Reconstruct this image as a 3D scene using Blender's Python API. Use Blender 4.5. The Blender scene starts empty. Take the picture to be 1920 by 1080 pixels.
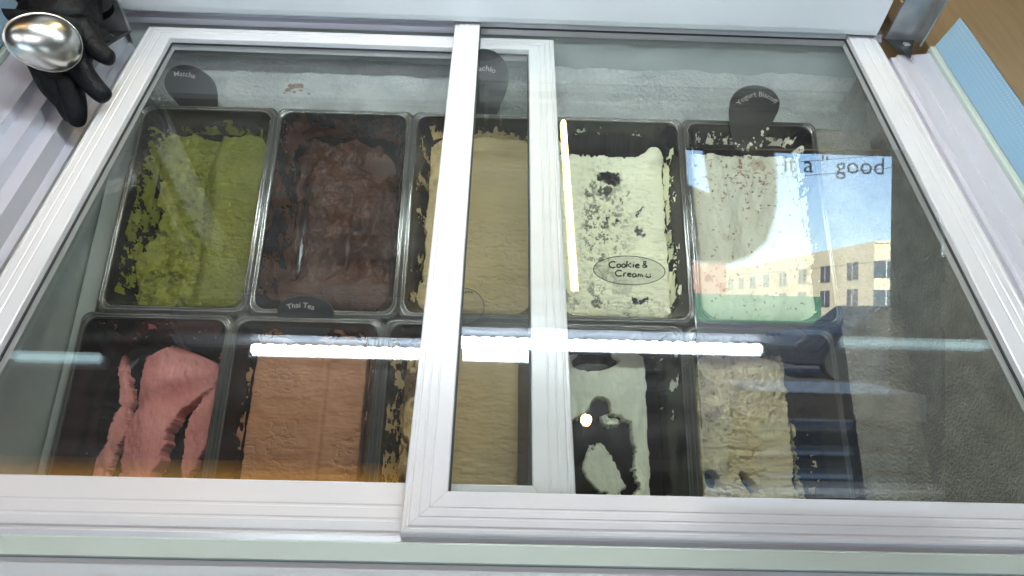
import bpy, math, random
import numpy as np
from mathutils import Vector, Matrix
random.seed(4); rng = np.random.default_rng(4)
S = bpy.context.scene; COL = S.collection; D = bpy.data
rad = math.radians

# ------------------------------------------------------------------ camera, sky, sun, exposure
F_PX, PCX, PCY = 1330.0, 960.0, 540.0
XC = np.array([0.99946, 0.026985, 0.018712]); YC = np.array([0.009392, -0.780926, 0.624553])
XC /= np.linalg.norm(XC); YC = YC - XC*np.dot(XC, YC); YC /= np.linalg.norm(YC); ZC = np.cross(XC, YC)
RW = np.stack([XC, YC, ZC])                      # camera (x right, y down, z ahead) -> world
EYE = np.array([0.0, 0.0, 0.46])                 # z = 0 is the top of the upper (right) lid
cd = D.cameras.new('camera'); cam = D.objects.new('camera', cd); COL.objects.link(cam); S.camera = cam
cd.sensor_width = 36; cd.lens = 36*F_PX/1920; cd.clip_start = .01; cd.clip_end = 2000
right, up, back = RW@np.array([1, 0, 0]), RW@np.array([0, -1, 0]), RW@np.array([0, 0, -1])
cam.matrix_world = Matrix(((right[0], up[0], back[0], EYE[0]), (right[1], up[1], back[1], EYE[1]), (right[2], up[2], back[2], EYE[2]), (0, 0, 0, 1)))

SUN_EL, SUN_AZ = rad(40), rad(-32)
w = D.worlds.new('World'); S.world = w; w.use_nodes = True
nt = w.node_tree; bg = nt.nodes['Background']; sky = nt.nodes.new('ShaderNodeTexSky')
sky.sky_type = 'NISHITA'; sky.sun_disc = False; sky.ozone_density = 3; sky.dust_density = .3; sky.sun_elevation = SUN_EL; sky.sun_rotation = SUN_AZ
nt.links.new(sky.outputs[0], bg.inputs[0]); bg.inputs[1].default_value = 0.12
sl = D.lights.new('sun', 'SUN'); sl.energy = 5.0; sl.angle = rad(.5); sl.color = (1, .93, .82)
so = D.objects.new('sun', sl); COL.objects.link(so)
sdir = Vector((math.sin(SUN_AZ)*math.cos(SUN_EL), math.cos(SUN_AZ)*math.cos(SUN_EL), math.sin(SUN_EL)))
so.rotation_euler = sdir.to_track_quat('Z', 'Y').to_euler()
S.view_settings.view_transform = 'Standard'; S.view_settings.look = 'None'; S.view_settings.gamma = 1
S.view_settings.exposure = 2.22
S.render.engine = 'CYCLES'
cy = S.cycles; cy.use_denoising = True; cy.max_bounces = 10; cy.transparent_max_bounces = 32; cy.glossy_bounces = 6
cy.caustics_reflective = False; cy.caustics_refractive = False; cy.sample_clamp_indirect = 4

# ------------------------------------------------------------------ picture helpers: rays and where they land
def ray(px, py): return RW@np.array([(px-PCX)/F_PX, (py-PCY)/F_PX, 1.0])
def P(px, py, depth): return EYE + ray(px, py)*depth
def on_z(px, py, z):
    d = ray(px, py); return EYE + d*((z-EYE[2])/d[2])
def on_y(px, py, y):
    d = ray(px, py); return EYE + d*(y/d[1])
def lid_mirror(px, py, z, zl=-.009):               # the point at height z that a lid at zl mirrors to this pixel
    p = on_z(px, py, 2*zl-z); p[2] = z; return p
PANE_E = rad(26.4); PANE0 = np.array([0, .184, .0004]); PANE_N = np.array([0, -math.cos(PANE_E), math.sin(PANE_E)])
PANE_UP = np.array([0, math.sin(PANE_E), math.cos(PANE_E)])
def pane_hit(px, py):
    d = ray(px, py); t = np.dot(PANE0-EYE, PANE_N)/np.dot(d, PANE_N); return EYE+d*t, d
def pane_mirror(px, py, dist):                   # the point at y = -dist that the front pane mirrors to this pixel
    o, d = pane_hit(px, py); r = d-2*np.dot(d, PANE_N)*PANE_N; return o+r*((-dist-o[1])/r[1])

# ------------------------------------------------------------------ scene helpers
def srgb(r, g, b):
    f = lambda c: (c/255/12.92 if c/255 <= .04045 else ((c/255+.055)/1.055)**2.4)
    return (f(r), f(g), f(b), 1)
def thing(name, label, cat, loc=(0, 0, 0), group=None):
    o = D.objects.new(name, None); COL.objects.link(o); o.location = loc; o.empty_display_size = .02
    return tag(o, label, cat, group)
def tag(o, label, cat, group=None, kind=None):
    if label: o['label'] = label
    if cat: o['category'] = cat
    if group: o['group'] = group
    if kind: o['kind'] = kind
    return o
def mesh(name, verts, faces, mat, parent=None, smooth=False, kind=None, bevel=0, attr=None):
    m = D.meshes.new(name); m.from_pydata([tuple(map(float, v)) for v in verts], [], [tuple(f) for f in faces]); m.update()
    if mat: m.materials.append(mat)
    if smooth: m.polygons.foreach_set('use_smooth', [True]*len(m.polygons))
    if attr is not None:
        a = m.attributes.new('bits', 'FLOAT', 'POINT'); a.data.foreach_set('value', np.asarray(attr, dtype=np.float32))
    o = D.objects.new(name, m); COL.objects.link(o)
    if parent is not None:
        o.parent = parent; l = parent.matrix_world if False else Matrix.Translation(parent.location)
        o.matrix_parent_inverse = l.inverted()
    if kind: o['kind'] = kind
    if bevel:
        b = o.modifiers.new('bevel', 'BEVEL'); b.width = bevel; b.segments = 2; b.limit_method = 'ANGLE'
    return o
class MB:
    def __init__(s): s.v = []; s.f = []
    def add(s, v, f):
        k = len(s.v); s.v += [tuple(map(float, p)) for p in v]; s.f += [tuple(i+k for i in q) for q in f]; return s
    def box(s, a, b):
        (x0, y0, z0), (x1, y1, z1) = a, b
        return s.add([(x0,y0,z0),(x1,y0,z0),(x1,y1,z0),(x0,y1,z0),(x0,y0,z1),(x1,y0,z1),(x1,y1,z1),(x0,y1,z1)],
                     [(3,2,1,0),(4,5,6,7),(0,1,5,4),(1,2,6,5),(2,3,7,6),(3,0,4,7)])
    def prism(s, pts, off):                      # polygon pts (3-D) pushed by off
        n = len(pts); off = np.array(off); p = [np.array(q) for q in pts]
        return s.add(p+[q+off for q in p], [tuple(range(n))[::-1], tuple(range(n, 2*n))]+[(i, (i+1) % n, n+(i+1) % n, n+i) for i in range(n)])
    def tube(s, pts, r, n=8, cap=True):
        pts = [np.array(p, float) for p in pts]; R = r if hasattr(r, '__len__') else [r]*len(pts); rings = []
        for i, p in enumerate(pts):
            t = pts[min(i+1, len(pts)-1)]-pts[max(i-1, 0)]; t /= np.linalg.norm(t)+1e-12
            a = np.cross(t, [0, 0, 1.0]); a = a if np.linalg.norm(a) > 1e-3 else np.cross(t, [1.0, 0, 0]); a /= np.linalg.norm(a); b = np.cross(t, a)
            rings += [p+R[i]*(a*math.cos(2*math.pi*k/n)+b*math.sin(2*math.pi*k/n)) for k in range(n)]
        f = [(i*n+k, i*n+(k+1) % n, (i+1)*n+(k+1) % n, (i+1)*n+k) for i in range(len(pts)-1) for k in range(n)]
        if cap: f += [tuple(range(n))[::-1], tuple(range((len(pts)-1)*n, len(pts)*n))]
        return s.add(rings, f)
    def build(s, name, mat, parent=None, **k): return mesh(name, s.v, s.f, mat, parent, **k)

def mat(name, col, rough=.5, metal=0, spec=.5, bump=None, noise=None, emit=None, coat=0):
    """bump = (scale, strength, distance, detail); noise = (second colour, scale, low, high)"""
    m = D.materials.new(name); m.use_nodes = True; t = m.node_tree; p = t.nodes['Principled BSDF']
    p.inputs['Base Color'].default_value = col; p.inputs['Roughness'].default_value = rough
    p.inputs['Metallic'].default_value = metal; p.inputs['Specular IOR Level'].default_value = spec; p.inputs['Coat Weight'].default_value = coat
    tc = t.nodes.new('ShaderNodeTexCoord')
    if noise:
        n = t.nodes.new('ShaderNodeTexNoise'); n.inputs['Scale'].default_value = noise[1]; n.inputs['Detail'].default_value = 6
        t.links.new(tc.outputs['Object'], n.inputs['Vector'])
        r = t.nodes.new('ShaderNodeValToRGB'); r.color_ramp.elements[0].position = noise[2]; r.color_ramp.elements[1].position = noise[3]
        r.color_ramp.elements[0].color = col; r.color_ramp.elements[1].color = noise[0]
        t.links.new(n.outputs[0], r.inputs[0]); t.links.new(r.outputs[0], p.inputs['Base Color'])
    if bump:
        n = t.nodes.new('ShaderNodeTexNoise'); n.inputs['Scale'].default_value = bump[0]; n.inputs['Detail'].default_value = bump[3] if len(bump) > 3 else 4
        t.links.new(tc.outputs['Object'], n.inputs['Vector'])
        b = t.nodes.new('ShaderNodeBump'); b.inputs['Strength'].default_value = bump[1]; b.inputs['Distance'].default_value = bump[2]
        t.links.new(n.outputs[0], b.inputs['Height']); t.links.new(b.outputs[0], p.inputs['Normal'])
    if emit:
        p.inputs['Emission Color'].default_value = emit[0]; p.inputs['Emission Strength'].default_value = emit[1]
    return m
def glass_mat(name, tint, f0, rough=0.0, film=0.0):
    m = D.materials.new(name); m.use_nodes = True; t = m.node_tree; t.nodes.remove(t.nodes['Principled BSDF']); o = t.nodes['Material Output']
    L = t.links.new; N = t.nodes.new
    tr = N('ShaderNodeBsdfTransparent'); tr.inputs[0].default_value = tint
    gl = N('ShaderNodeBsdfGlossy'); gl.inputs['Roughness'].default_value = rough; gl.inputs[0].default_value = (1, 1, 1, 1)
    lw = N('ShaderNodeLayerWeight'); pw = N('ShaderNodeMath'); pw.operation = 'POWER'; pw.inputs[1].default_value = 5
    ma = N('ShaderNodeMath'); ma.operation = 'MULTIPLY_ADD'; ma.inputs[1].default_value = 1-f0; ma.inputs[2].default_value = f0
    L(lw.outputs['Facing'], pw.inputs[0]); L(pw.outputs[0], ma.inputs[0])
    mx = N('ShaderNodeMixShader'); L(ma.outputs[0], mx.inputs[0]); L(tr.outputs[0], mx.inputs[1]); L(gl.outputs[0], mx.inputs[2])
    last = mx
    if film:                                     # dust and wipe streaks; the pale film also paints milky reflected haze on the pane
        tc = N('ShaderNodeTexCoord'); nz = N('ShaderNodeTexNoise'); nz.inputs['Scale'].default_value = 9; nz.inputs['Detail'].default_value = 7
        L(tc.outputs['Object'], nz.inputs['Vector'])
        mp = N('ShaderNodeMapping'); mp.inputs['Scale'].default_value = (3.5, 26, 1); mp.inputs['Rotation'].default_value = (0, 0, .5); n2 = N('ShaderNodeTexNoise'); n2.inputs['Scale'].default_value = 2.2; n2.inputs['Detail'].default_value = 8; n2.inputs['Distortion'].default_value = .8
        L(tc.outputs['Object'], mp.inputs[0]); L(mp.outputs[0], n2.inputs['Vector']); mu = N('ShaderNodeMath'); mu.operation = 'MULTIPLY'; L(nz.outputs[0], mu.inputs[0]); L(n2.outputs[0], mu.inputs[1])
        mr = N('ShaderNodeMapRange'); mr.inputs[1].default_value = .15; mr.inputs[2].default_value = .42; mr.inputs[3].default_value = film*.4; mr.inputs[4].default_value = film*1.7
        L(mu.outputs[0], mr.inputs[0]); df = N('ShaderNodeBsdfDiffuse'); df.inputs[0].default_value = (.8, .82, .82, 1)
        m2 = N('ShaderNodeMixShader'); L(mr.outputs[0], m2.inputs[0]); L(mx.outputs[0], m2.inputs[1]); L(df.outputs[0], m2.inputs[2]); last = m2
    L(last.outputs[0], o.inputs['Surface'])
    return m

M = {}
M['frame'] = mat('white_frame', (.755, .755, .77, 1), .22, noise=((.70, .70, .72, 1), 9, .35, .75))
M['rim'] = mat('rim_plastic', (.60, .60, .67, 1), .28, noise=((.56, .565, .62, 1), 4, .3, .7))
M['beam'] = mat('beam_enamel', (.66, .69, .72, 1), .35, noise=((.62, .66, .68, 1), 6, .3, .7))
M['gasket'] = mat('dark_gasket', (.03, .035, .035, 1), .6)
M['greenedge'] = mat('green_glass_edge', (.58, .66, .60, 1), .2)
M['lidglass'] = glass_mat('lid_glass', (.965, .978, .970, 1), .045, film=.015)
M['pane'] = glass_mat('front_glass', (.99, .995, .995, 1), .118)
M['clear'] = glass_mat('clear_acrylic', (.96, .97, .965, 1), .05, film=.03)
M['window'] = glass_mat('shop_window_glass', (.98, .99, .99, 1), .04)
M['frost'] = mat('frosted_liner', (.40, .42, .40, 1), .40, bump=(190, .7, .005, 9), noise=((.29, .31, .30, 1), 26, .36, .68))
M['liner'] = mat('cold_liner', (.44, .48, .455, 1), .4, bump=(60, .3, .003, 8), noise=((.34, .385, .36, 1), 9, .35, .7))
M['floorfrost'] = mat('grainy_frost', (.50, .485, .42, 1), .30, bump=(300, 1.0, .006, 8), noise=((.34, .33, .285, 1), 45, .35, .7))
M['pan'] = mat('black_polycarbonate', (.007, .007, .009, 1), .17, spec=.42, bump=(40, .04, .002))
M['panrim'] = mat('pan_rim', (.30, .305, .29, 1), .17, metal=.8, bump=(30, .05, .002))
M['sign'] = mat('dark_acrylic_sign', (.035, .038, .042, 1), .28, noise=((.05, .054, .058, 1), 30, .3, .7))
M['print'] = mat('white_print', (.72, .72, .68, 1), .5)
M['ink'] = mat('black_ink', (.01, .01, .012, 1), .5)
M['glove'] = mat('black_nitrile', (.007, .007, .008, 1), .5, spec=.2, bump=(70, .7, .006, 6))
M['steel'] = mat('polished_steel', (.80, .79, .75, 1), .27, metal=1, bump=(25, .05, .002))
M['bracket'] = mat('bracket_steel', (.42, .43, .43, 1), .33, metal=.8, noise=((.3, .31, .31, 1), 40, .35, .7))
M['dark'] = mat('dark_metal', (.05, .05, .055, 1), .45, metal=.4)
M['ledbody'] = mat('led_aluminium', (.62, .64, .72, 1), .35, metal=.3)
M['led'] = mat('led_bead', (.8, .9, .9, 1), .4, emit=((.90, .98, 1.0, 1), 38))
M['leddiff'] = mat('led_diffuser', (.8, .9, .9, 1), .4, emit=((.84, .96, 1.0, 1), 17))
M['leddim'] = mat('led_dim_diffuser', (.8, .9, .9, 1), .4, emit=((.62, .93, 1.0, 1), 1.0))
M['warm'] = mat('warm_tube', (1, .8, .4, 1), .4, emit=((1, .62, .18, 1), 9.0))
M['warmdim'] = mat('warm_dim_tube', (1, .8, .4, 1), .4, emit=((1, .60, .24, 1), 2.6))
M['warmcore'] = mat('warm_tube_core', (1, .9, .6, 1), .4, emit=((1, .82, .46, 1), 40))
M['bulb'] = mat('warm_bulb', (1, .8, .4, 1), .4, emit=((1, .58, .2, 1), 30))
M['bulbdim'] = mat('pendant_glow', (1, .8, .4, 1), .4, emit=((1, .6, .25, 1), 4.5))
M['panel'] = mat('fill_panel_glow', (.9, .9, .9, 1), .4, emit=((.93, .93, 1.0, 1), .62))  # glow of the fill panels added out of view
M['ceiling'] = mat('ceiling_paint', (.05, .05, .048, 1), .8, noise=((.035, .035, .033, 1), 2, .3, .7))
M['wall'] = mat('shop_wall', (.10, .095, .085, 1), .75, noise=((.08, .075, .07, 1), 3, .3, .7))
M['floor'] = mat('shop_floor', (.07, .065, .06, 1), .6, noise=((.05, .047, .045, 1), 5, .3, .7))
M['amber'] = mat('amber_diffuser', (.6, .4, .1, 1), .5, emit=((1, .50, .08, 1), .6))
def amber_fade():
    t = M['amber'].node_tree; N = t.nodes.new; L = t.links.new
    a = N('ShaderNodeAttribute'); a.attribute_name = 'bits'; n = N('ShaderNodeMath'); n.operation = 'MULTIPLY'; n.inputs[1].default_value = .75
    L(a.outputs['Fac'], n.inputs[0]); L(n.outputs[0], t.nodes['Principled BSDF'].inputs['Emission Strength'])
amber_fade()

def wood_mat(name, c1, c2, rot):
    m = D.materials.new(name); m.use_nodes = True; t = m.node_tree; p = t.nodes['Principled BSDF']; L = t.links.new
    tc = t.nodes.new('ShaderNodeTexCoord'); mp = t.nodes.new('ShaderNodeMapping'); mp.inputs['Scale'].default_value = (60, 3.0, 60); mp.inputs['Rotation'].default_value = (0, 0, rot)
    n = t.nodes.new('ShaderNodeTexNoise'); n.inputs['Scale'].default_value = 2.2; n.inputs['Detail'].default_value = 7; n.inputs['Distortion'].default_value = .4
    r = t.nodes.new('ShaderNodeValToRGB'); r.color_ramp.elements[0].color = c1; r.color_ramp.elements[1].color = c2
    r.color_ramp.elements[0].position = .33; r.color_ramp.elements[1].position = .68
    L(tc.outputs['Object'], mp.inputs[0]); L(mp.outputs[0], n.inputs['Vector']); L(n.outputs[0], r.inputs[0]); L(r.outputs[0], p.inputs['Base Color'])
    b = t.nodes.new('ShaderNodeBump'); b.inputs['Strength'].default_value = .15; b.inputs['Distance'].default_value = .002; L(n.outputs[0], b.inputs['Height']); L(b.outputs[0], p.inputs['Normal'])
    p.inputs['Roughness'].default_value = .5
    return m
M['wood'] = wood_mat('oak_laminate', (.37, .29, .185, 1), (.43, .345, .225, 1), 0)

def frit_mat():                                  # glass with a blue sky reflection painted into its colour, printed with rows of white dots that thin out inwards
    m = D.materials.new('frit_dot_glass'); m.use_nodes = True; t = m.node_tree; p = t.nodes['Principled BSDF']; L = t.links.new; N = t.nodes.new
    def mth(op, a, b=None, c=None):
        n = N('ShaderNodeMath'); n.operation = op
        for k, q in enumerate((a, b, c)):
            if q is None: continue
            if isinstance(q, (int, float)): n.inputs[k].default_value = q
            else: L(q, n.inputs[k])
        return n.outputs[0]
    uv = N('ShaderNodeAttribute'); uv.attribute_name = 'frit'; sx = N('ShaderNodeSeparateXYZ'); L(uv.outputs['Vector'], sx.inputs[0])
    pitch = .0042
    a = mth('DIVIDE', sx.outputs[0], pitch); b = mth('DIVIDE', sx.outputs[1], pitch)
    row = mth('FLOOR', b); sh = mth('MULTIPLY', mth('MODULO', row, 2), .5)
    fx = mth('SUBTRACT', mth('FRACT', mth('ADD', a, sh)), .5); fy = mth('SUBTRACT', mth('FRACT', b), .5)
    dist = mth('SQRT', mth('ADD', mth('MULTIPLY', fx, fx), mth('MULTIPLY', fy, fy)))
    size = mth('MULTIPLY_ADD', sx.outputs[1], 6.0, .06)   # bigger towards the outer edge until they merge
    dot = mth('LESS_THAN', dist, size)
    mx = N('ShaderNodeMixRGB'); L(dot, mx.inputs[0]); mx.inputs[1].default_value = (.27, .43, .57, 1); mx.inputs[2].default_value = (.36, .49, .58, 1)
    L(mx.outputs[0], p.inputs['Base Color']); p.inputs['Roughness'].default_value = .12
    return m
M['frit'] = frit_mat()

# ------------------------------------------------------------------ noise in numpy
def vnoise(x, y, seed):
    r = np.random.default_rng(seed); T = r.random((256, 256)).astype(np.float32)
    xi = np.floor(x).astype(int); yi = np.floor(y).astype(int); fx = x-xi; fy = y-yi
    fx = fx*fx*fx*(fx*(fx*6-15)+10); fy = fy*fy*fy*(fy*(fy*6-15)+10)
    g = lambda a, b: T[a % 256, b % 256]
    return (g(xi, yi)*(1-fx)+g(xi+1, yi)*fx)*(1-fy)+(g(xi, yi+1)*(1-fx)+g(xi+1, yi+1)*fx)*fy
def fbm(x, y, sc, seed, oc=5, gain=.5):          # about -1 .. 1
    s = 0; a = 1; tot = 0
    for k in range(oc):
        s = s+a*(vnoise(x*sc+17*k, y*sc+31*k, seed+k)*2-1); tot += a; a *= gain; sc *= 2.03
    return s/tot*1.6
def ridged(x, y, sc, seed, oc=4): return 1-2*np.abs(fbm(x, y, sc, seed, oc))
def sstep(a, b, x): t = np.clip((x-a)/(b-a), 0, 1); return t*t*(3-2*t)
def gauss(x, c, s): return np.exp(-((x-c)/s)**2)

# ------------------------------------------------------------------ the pan grid: a rack tilted 18.9 degrees towards the customer
PT = .3293; UX = np.array([1, -.0016, .006]); UX /= np.linalg.norm(UX)
UY = np.array([.0016, math.cos(PT), math.sin(PT)]); UY -= UX*np.dot(UX, UY); UY /= np.linalg.norm(UY); UN = np.cross(UX, UY)
PO = np.array([-.4324, .4519, -.6221]) + EYE
PW, PL, PD = .162, .260, .062
def panpt(i, row, u, v, h):                      # u, v in metres from the pan's near left corner
    o = PO + UX*(PW*i - (.013 if row else 0)) - UY*(row*(PL+.0012))
    return o+UX*u+UY*v+UN*h
def rrect(w, l, inset, r, h, n=6):
    x0, x1, y0, y1 = inset, w-inset, inset, l-inset; pts = []
    for cx, cyy, a0 in ((x1-r, y1-r, 0), (x0+r, y1-r, 90), (x0+r, y0+r, 180), (x1-r, y0+r, 270)):
        for k in range(n+1):
            a = rad(a0+90*k/n); pts.append((cx+r*math.cos(a), cyy+r*math.sin(a), h))
    return pts
def wall_inset(h): return .0066 + (-h)/PD*.019, .013+(-h)/PD*.020
RIM = [(-.0002, .010, -.030), (-.0002, .010, -.0030), (.0014, .011, -.0028), (.0017, .011, -.0006), (.0024, .011, .0003), (.0031, .012, -.0003), (.0034, .012, -.0022), (.0046, .012, -.0022), (.0049, .012, -.0004), (.0055, .012, .0003), (.0062, .013, -.0004), (.0066, .013, -.003)]
def loft(rings, close=False):
    n = len(rings[0]); v = [p for r in rings for p in r]
    f = [(i*n+k, i*n+(k+1) % n, (i+1)*n+(k+1) % n, (i+1)*n+k) for i in range(len(rings)-1) for k in range(n)]
    if close: f.append(tuple(range((len(rings)-1)*n, len(rings)*n)))
    return v, f
rim_rings = [rrect(PW, PL, a, r, h) for a, r, h in RIM]
well_rings = [rrect(PW, PL, *wall_inset(h), h) for h in (-.002, -.010, -.02, -.035, -.048, -PD+.005)] + [rrect(PW, PL, wall_inset(-PD)[0]+.006, wall_inset(-PD)[1], -PD)]
rv, rf = loft(rim_rings); wv, wf = loft(well_rings, True)
rim_me = D.meshes.new('rim'); rim_me.from_pydata(rv, [], rf); rim_me.materials.append(M['panrim']); rim_me.polygons.foreach_set('use_smooth', [True]*len(rf))
well_me = D.meshes.new('well'); well_me.from_pydata(wv, [], wf); well_me.materials.append(M['pan'])
well_me.polygons.foreach_set('use_smooth', [True]*len(wf))
def make_pan(i, row, label):
    o = panpt(i, row, 0, 0, 0)
    t = thing('ice_cream_pan', label, 'ice cream pan', group='black pans set in two rows in the freezer')
    t.matrix_world = Matrix(((UX[0], UY[0], UN[0], o[0]), (UX[1], UY[1], UN[1], o[1]), (UX[2], UY[2], UN[2], o[2]), (0, 0, 0, 1)))
    for nm, me in (('rim', rim_me), ('well', well_me)):
        c = D.objects.new(nm, me); COL.objects.link(c); c.parent = t
    return t

def ice_mat(name, c1, c2, bits, sc=40, rough=.5, bump=.35, spec=.35, bsc=300):
    m = mat(name, c1, rough, spec=spec, noise=(c2, sc, .3, .7)); t = m.node_tree; p = t.nodes['Principled BSDF']; L = t.links.new
    at = t.nodes.new('ShaderNodeAttribute'); at.attribute_name = 'bits'
    mx = t.nodes.new('ShaderNodeMixRGB'); src = p.inputs['Base Color'].links[0].from_socket
    L(at.outputs['Fac'], mx.inputs[0]); L(src, mx.inputs[1]); mx.inputs[2].default_value = bits; L(mx.outputs[0], p.inputs['Base Color'])
    tc = t.nodes.new('ShaderNodeTexCoord'); mp = t.nodes.new('ShaderNodeMapping'); mp.inputs['Scale'].default_value = (.55, 1, 1)
    n = t.nodes.new('ShaderNodeTexNoise'); n.inputs['Scale'].default_value = bsc; n.inputs['Detail'].default_value = 6
    L(tc.outputs['Object'], mp.inputs[0]); L(mp.outputs[0], n.inputs['Vector'])
    b = t.nodes.new('ShaderNodeBump'); b.inputs['Strength'].default_value = min(1, bump*.9); b.inputs['Distance'].default_value = .0035
    L(n.outputs[0], b.inputs['Height']); L(b.outputs[0], p.inputs['Normal'])
    p.inputs['Subsurface Weight'].default_value = .0
    return m

NX, NY = 170, 270
def make_ice(i, row, label, fn, material, smears=(), floor=-.058):
    """fn(u, v) gives height, how much ice cream is there (0..1) and the share of dark bits; smears = (side, start, end, cover, seed)"""
    x0, x1, y0, y1 = .011, PW-.011, .011, PL-.011
    U, V = np.meshgrid(np.linspace(0, 1, NX), np.linspace(0, 1, NY)); x = x0+(x1-x0)*U; y = y0+(y1-y0)*V
    h, mk, bits = fn(U, V)
    mk = sstep(.25, .75, mk); hh = floor+(h-floor)*np.clip(mk, 0, 1)
    r = .030; cx = np.clip(x, x0+r, x1-r); cyy = np.clip(y, y0+r, y1-r); inside = np.hypot(x-cx, y-cyy) <= r+1e-6
    wd = np.minimum(np.minimum(x-x0, x1-x), np.minimum(y-y0, y1-y)); hh = hh-.0035*np.exp(-(wd-.004)/.007)*(hh > -.05)
    ok = (mk > .04) & inside
    q = ok[:-1, :-1] | ok[1:, :-1] | ok[:-1, 1:] | ok[1:, 1:]
    allin = inside[:-1, :-1] & inside[1:, :-1] & inside[:-1, 1:] & inside[1:, 1:]; q &= allin
    o = PO + UX*(PW*i - (.013 if row else 0)) - UY*(row*(PL+.0012))
    pts = np.stack([x.ravel(), y.ravel(), hh.ravel()], 1); b = np.broadcast_to(bits, x.shape).ravel()
    jj, ii = np.nonzero(q); idx = jj*NX+ii
    F = np.stack([idx, idx+1, idx+NX+1, idx+NX], 1)
    used, inv = np.unique(F, return_inverse=True); pts = pts[used]; F = inv.reshape(F.shape); b = b[used]
    V_, F_, B_ = [pts], [F], [b]; n0 = len(pts)
    for side, s0, s1, d0, d1, cover, seed in smears:   # a thin coat left on the pan's inner wall
        a = 260; dn = 34; A, Dn = np.meshgrid(np.linspace(s0, s1, a), np.linspace(d0, d1, dn))
        ins = .0066+Dn/PD*.019; rr = .013+Dn/PD*.020
        th = .0006+.0022*np.clip(fbm(A*2.2, Dn*30, 6, seed, 4), 0, 1)
        e = ins+th
        if side == 'l': X_, Y_ = e, y0+(y1-y0)*A
        elif side == 'r': X_, Y_ = PW-e, y0+(y1-y0)*A
        elif side == 'f': X_, Y_ = x0+(x1-x0)*A, PL-e
        else: X_, Y_ = x0+(x1-x0)*A, e
        # follow the rounded corner
        lim = rr+ins; cxx = np.clip(X_, lim, PW-lim); cy2 = np.clip(Y_, lim, PL-lim); dx, dy = X_-cxx, Y_-cy2; dd = np.hypot(dx, dy)
        k = np.where((np.abs(dx) > 1e-6) & (np.abs(dy) > 1e-6) & (dd > rr-th), (rr-th)/np.maximum(dd, 1e-9), 1); X_, Y_ = cxx+dx*k, cy2+dy*k
        stretch = (5, 60) if side in 'lr' else (4, 60)
        mk2 = fbm(A*14, Dn*70, 1.0, seed+9, 6, .68) + cover - .12 + .75*((Dn-d0)/(d1-d0)-.5)*(d1 < .04)
        okk = mk2 > 0; qq = okk[:-1, :-1] & okk[1:, :-1] & okk[:-1, 1:] & okk[1:, 1:]
        j2, i2 = np.nonzero(qq); id2 = j2*a+i2
        if len(id2) == 0: continue
        F2 = np.stack([id2, id2+1, id2+a+1, id2+a], 1); p2 = np.stack([X_.ravel(), Y_.ravel(), -Dn.ravel()], 1)
        used, inv = np.unique(F2, return_inverse=True)
        V_.append(p2[used]); F_.append(inv.reshape(F2.shape)+n0); B_.append(np.zeros(len(used))); n0 += len(used)
    pts = np.concatenate(V_); F = np.concatenate(F_); b = np.concatenate(B_)
    ob = mesh('ice_cream', pts, F, material, smooth=True, attr=b)
    ob.matrix_world = Matrix(((UX[0], UY[0], UN[0], o[0]), (UX[1], UY[1], UN[1], o[1]), (UX[2], UY[2], UN[2], o[2]), (0, 0, 0, 1)))
    tag(ob, label, 'ice cream', 'ice cream flavours in the pans')
    return ob
def tears(U, V, sc, seed, amt): return -amt*sstep(.55, .95, ridged(U*.55, V*1.9, sc, seed, 3))*sstep(-.1, .5, fbm(U, V, 3, seed+5, 3))

def f_matcha(U, V):
    left = sstep(.0, .06, U+.02-.13*gauss(V, .47, .17)-.06*gauss(V, .12, .05)-.05*fbm(U, V*1.5, 8, 11, 6, .7))
    rough = 1-sstep(.42, .55, U+.06*fbm(U, V, 4, 3))
    h = -.034+.004*fbm(U, V*1.3, 2.5, 1, 3)+rough*(.0040*fbm(U, V*1.5, 6, 2, 5)+.0022*ridged(U, V*1.5, 5, 8, 3))+.0040*gauss(U, .58+.04*np.sin(V*5), .05)
    h -= .0045*sstep(.35, .62, fbm(U, V*1.6, 11, 24, 4))*(.25+rough)
    h = h-.005*gauss(U, .49+.03*np.sin(V*7), .025)*sstep(.0, .3, V)+tears(U, V*1.1, 16, 21, .0018)+.001*fbm(U, V*3, 20, 5)
    h = h-.010*gauss(U, .50, .16)*gauss(V, .93, .08)
    return h, left, 0*U
def f_choc(U, V):
    trench = gauss(U, .14, .06)*sstep(.05, .2, V)*sstep(.95, .7, V)
    h = -.040+.0100*fbm(U, V*1.5, 3.6, 31, 5, .55)+.0060*ridged(U, V*1.4, 3, 35, 2)-.02*trench-.022*gauss(U, .72, .28)*gauss(V, .84, .10)
    h += .010*gauss(U, .62, .07)*gauss(V, .53, .06)+.008*gauss(U, .80, .08)*gauss(V, .50, .08)-.018*gauss(U, .55, .05)*gauss(V, .36, .10)-.010*gauss(U, .85, .06)*gauss(V, .30, .1)
    h += .0018*fbm(U, V*1.5, 14, 33, 4)*sstep(.1, .5, fbm(U, V, 3, 34)+.5)
    k_ = sstep(.24, .14, V); h = h*(1-k_)+k_*(-.034+.001*fbm(U, V, 8, 36)); h = np.maximum(h, -.056)
    mk = 1-sstep(.75, .95, trench+.25*fbm(U, V*1.6, 6, 37))
    return h, mk, 0*U
def f_pist(U, V):
    h = -.026+.0025*fbm(U, V, 2, 41, 3)+.0006*fbm(U*.5, V*3, 18, 42, 3)+tears(U, V, 14, 43, .0012)
    rough = sstep(.45, .2, U)*sstep(.35, .8, V)
    h += rough*.004*fbm(U, V, 9, 44, 6)-.006*gauss(V, .9, .05)
    mk = sstep(.02, .1, U-.05-.05*fbm(U, V, 9, 45)) if False else sstep(.0, .06, U-.02-.05*fbm(U*.6, V, 8, 45, 5))
    return h, mk, .35*rough*sstep(.1, .5, fbm(U, V, 14, 46))
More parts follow.
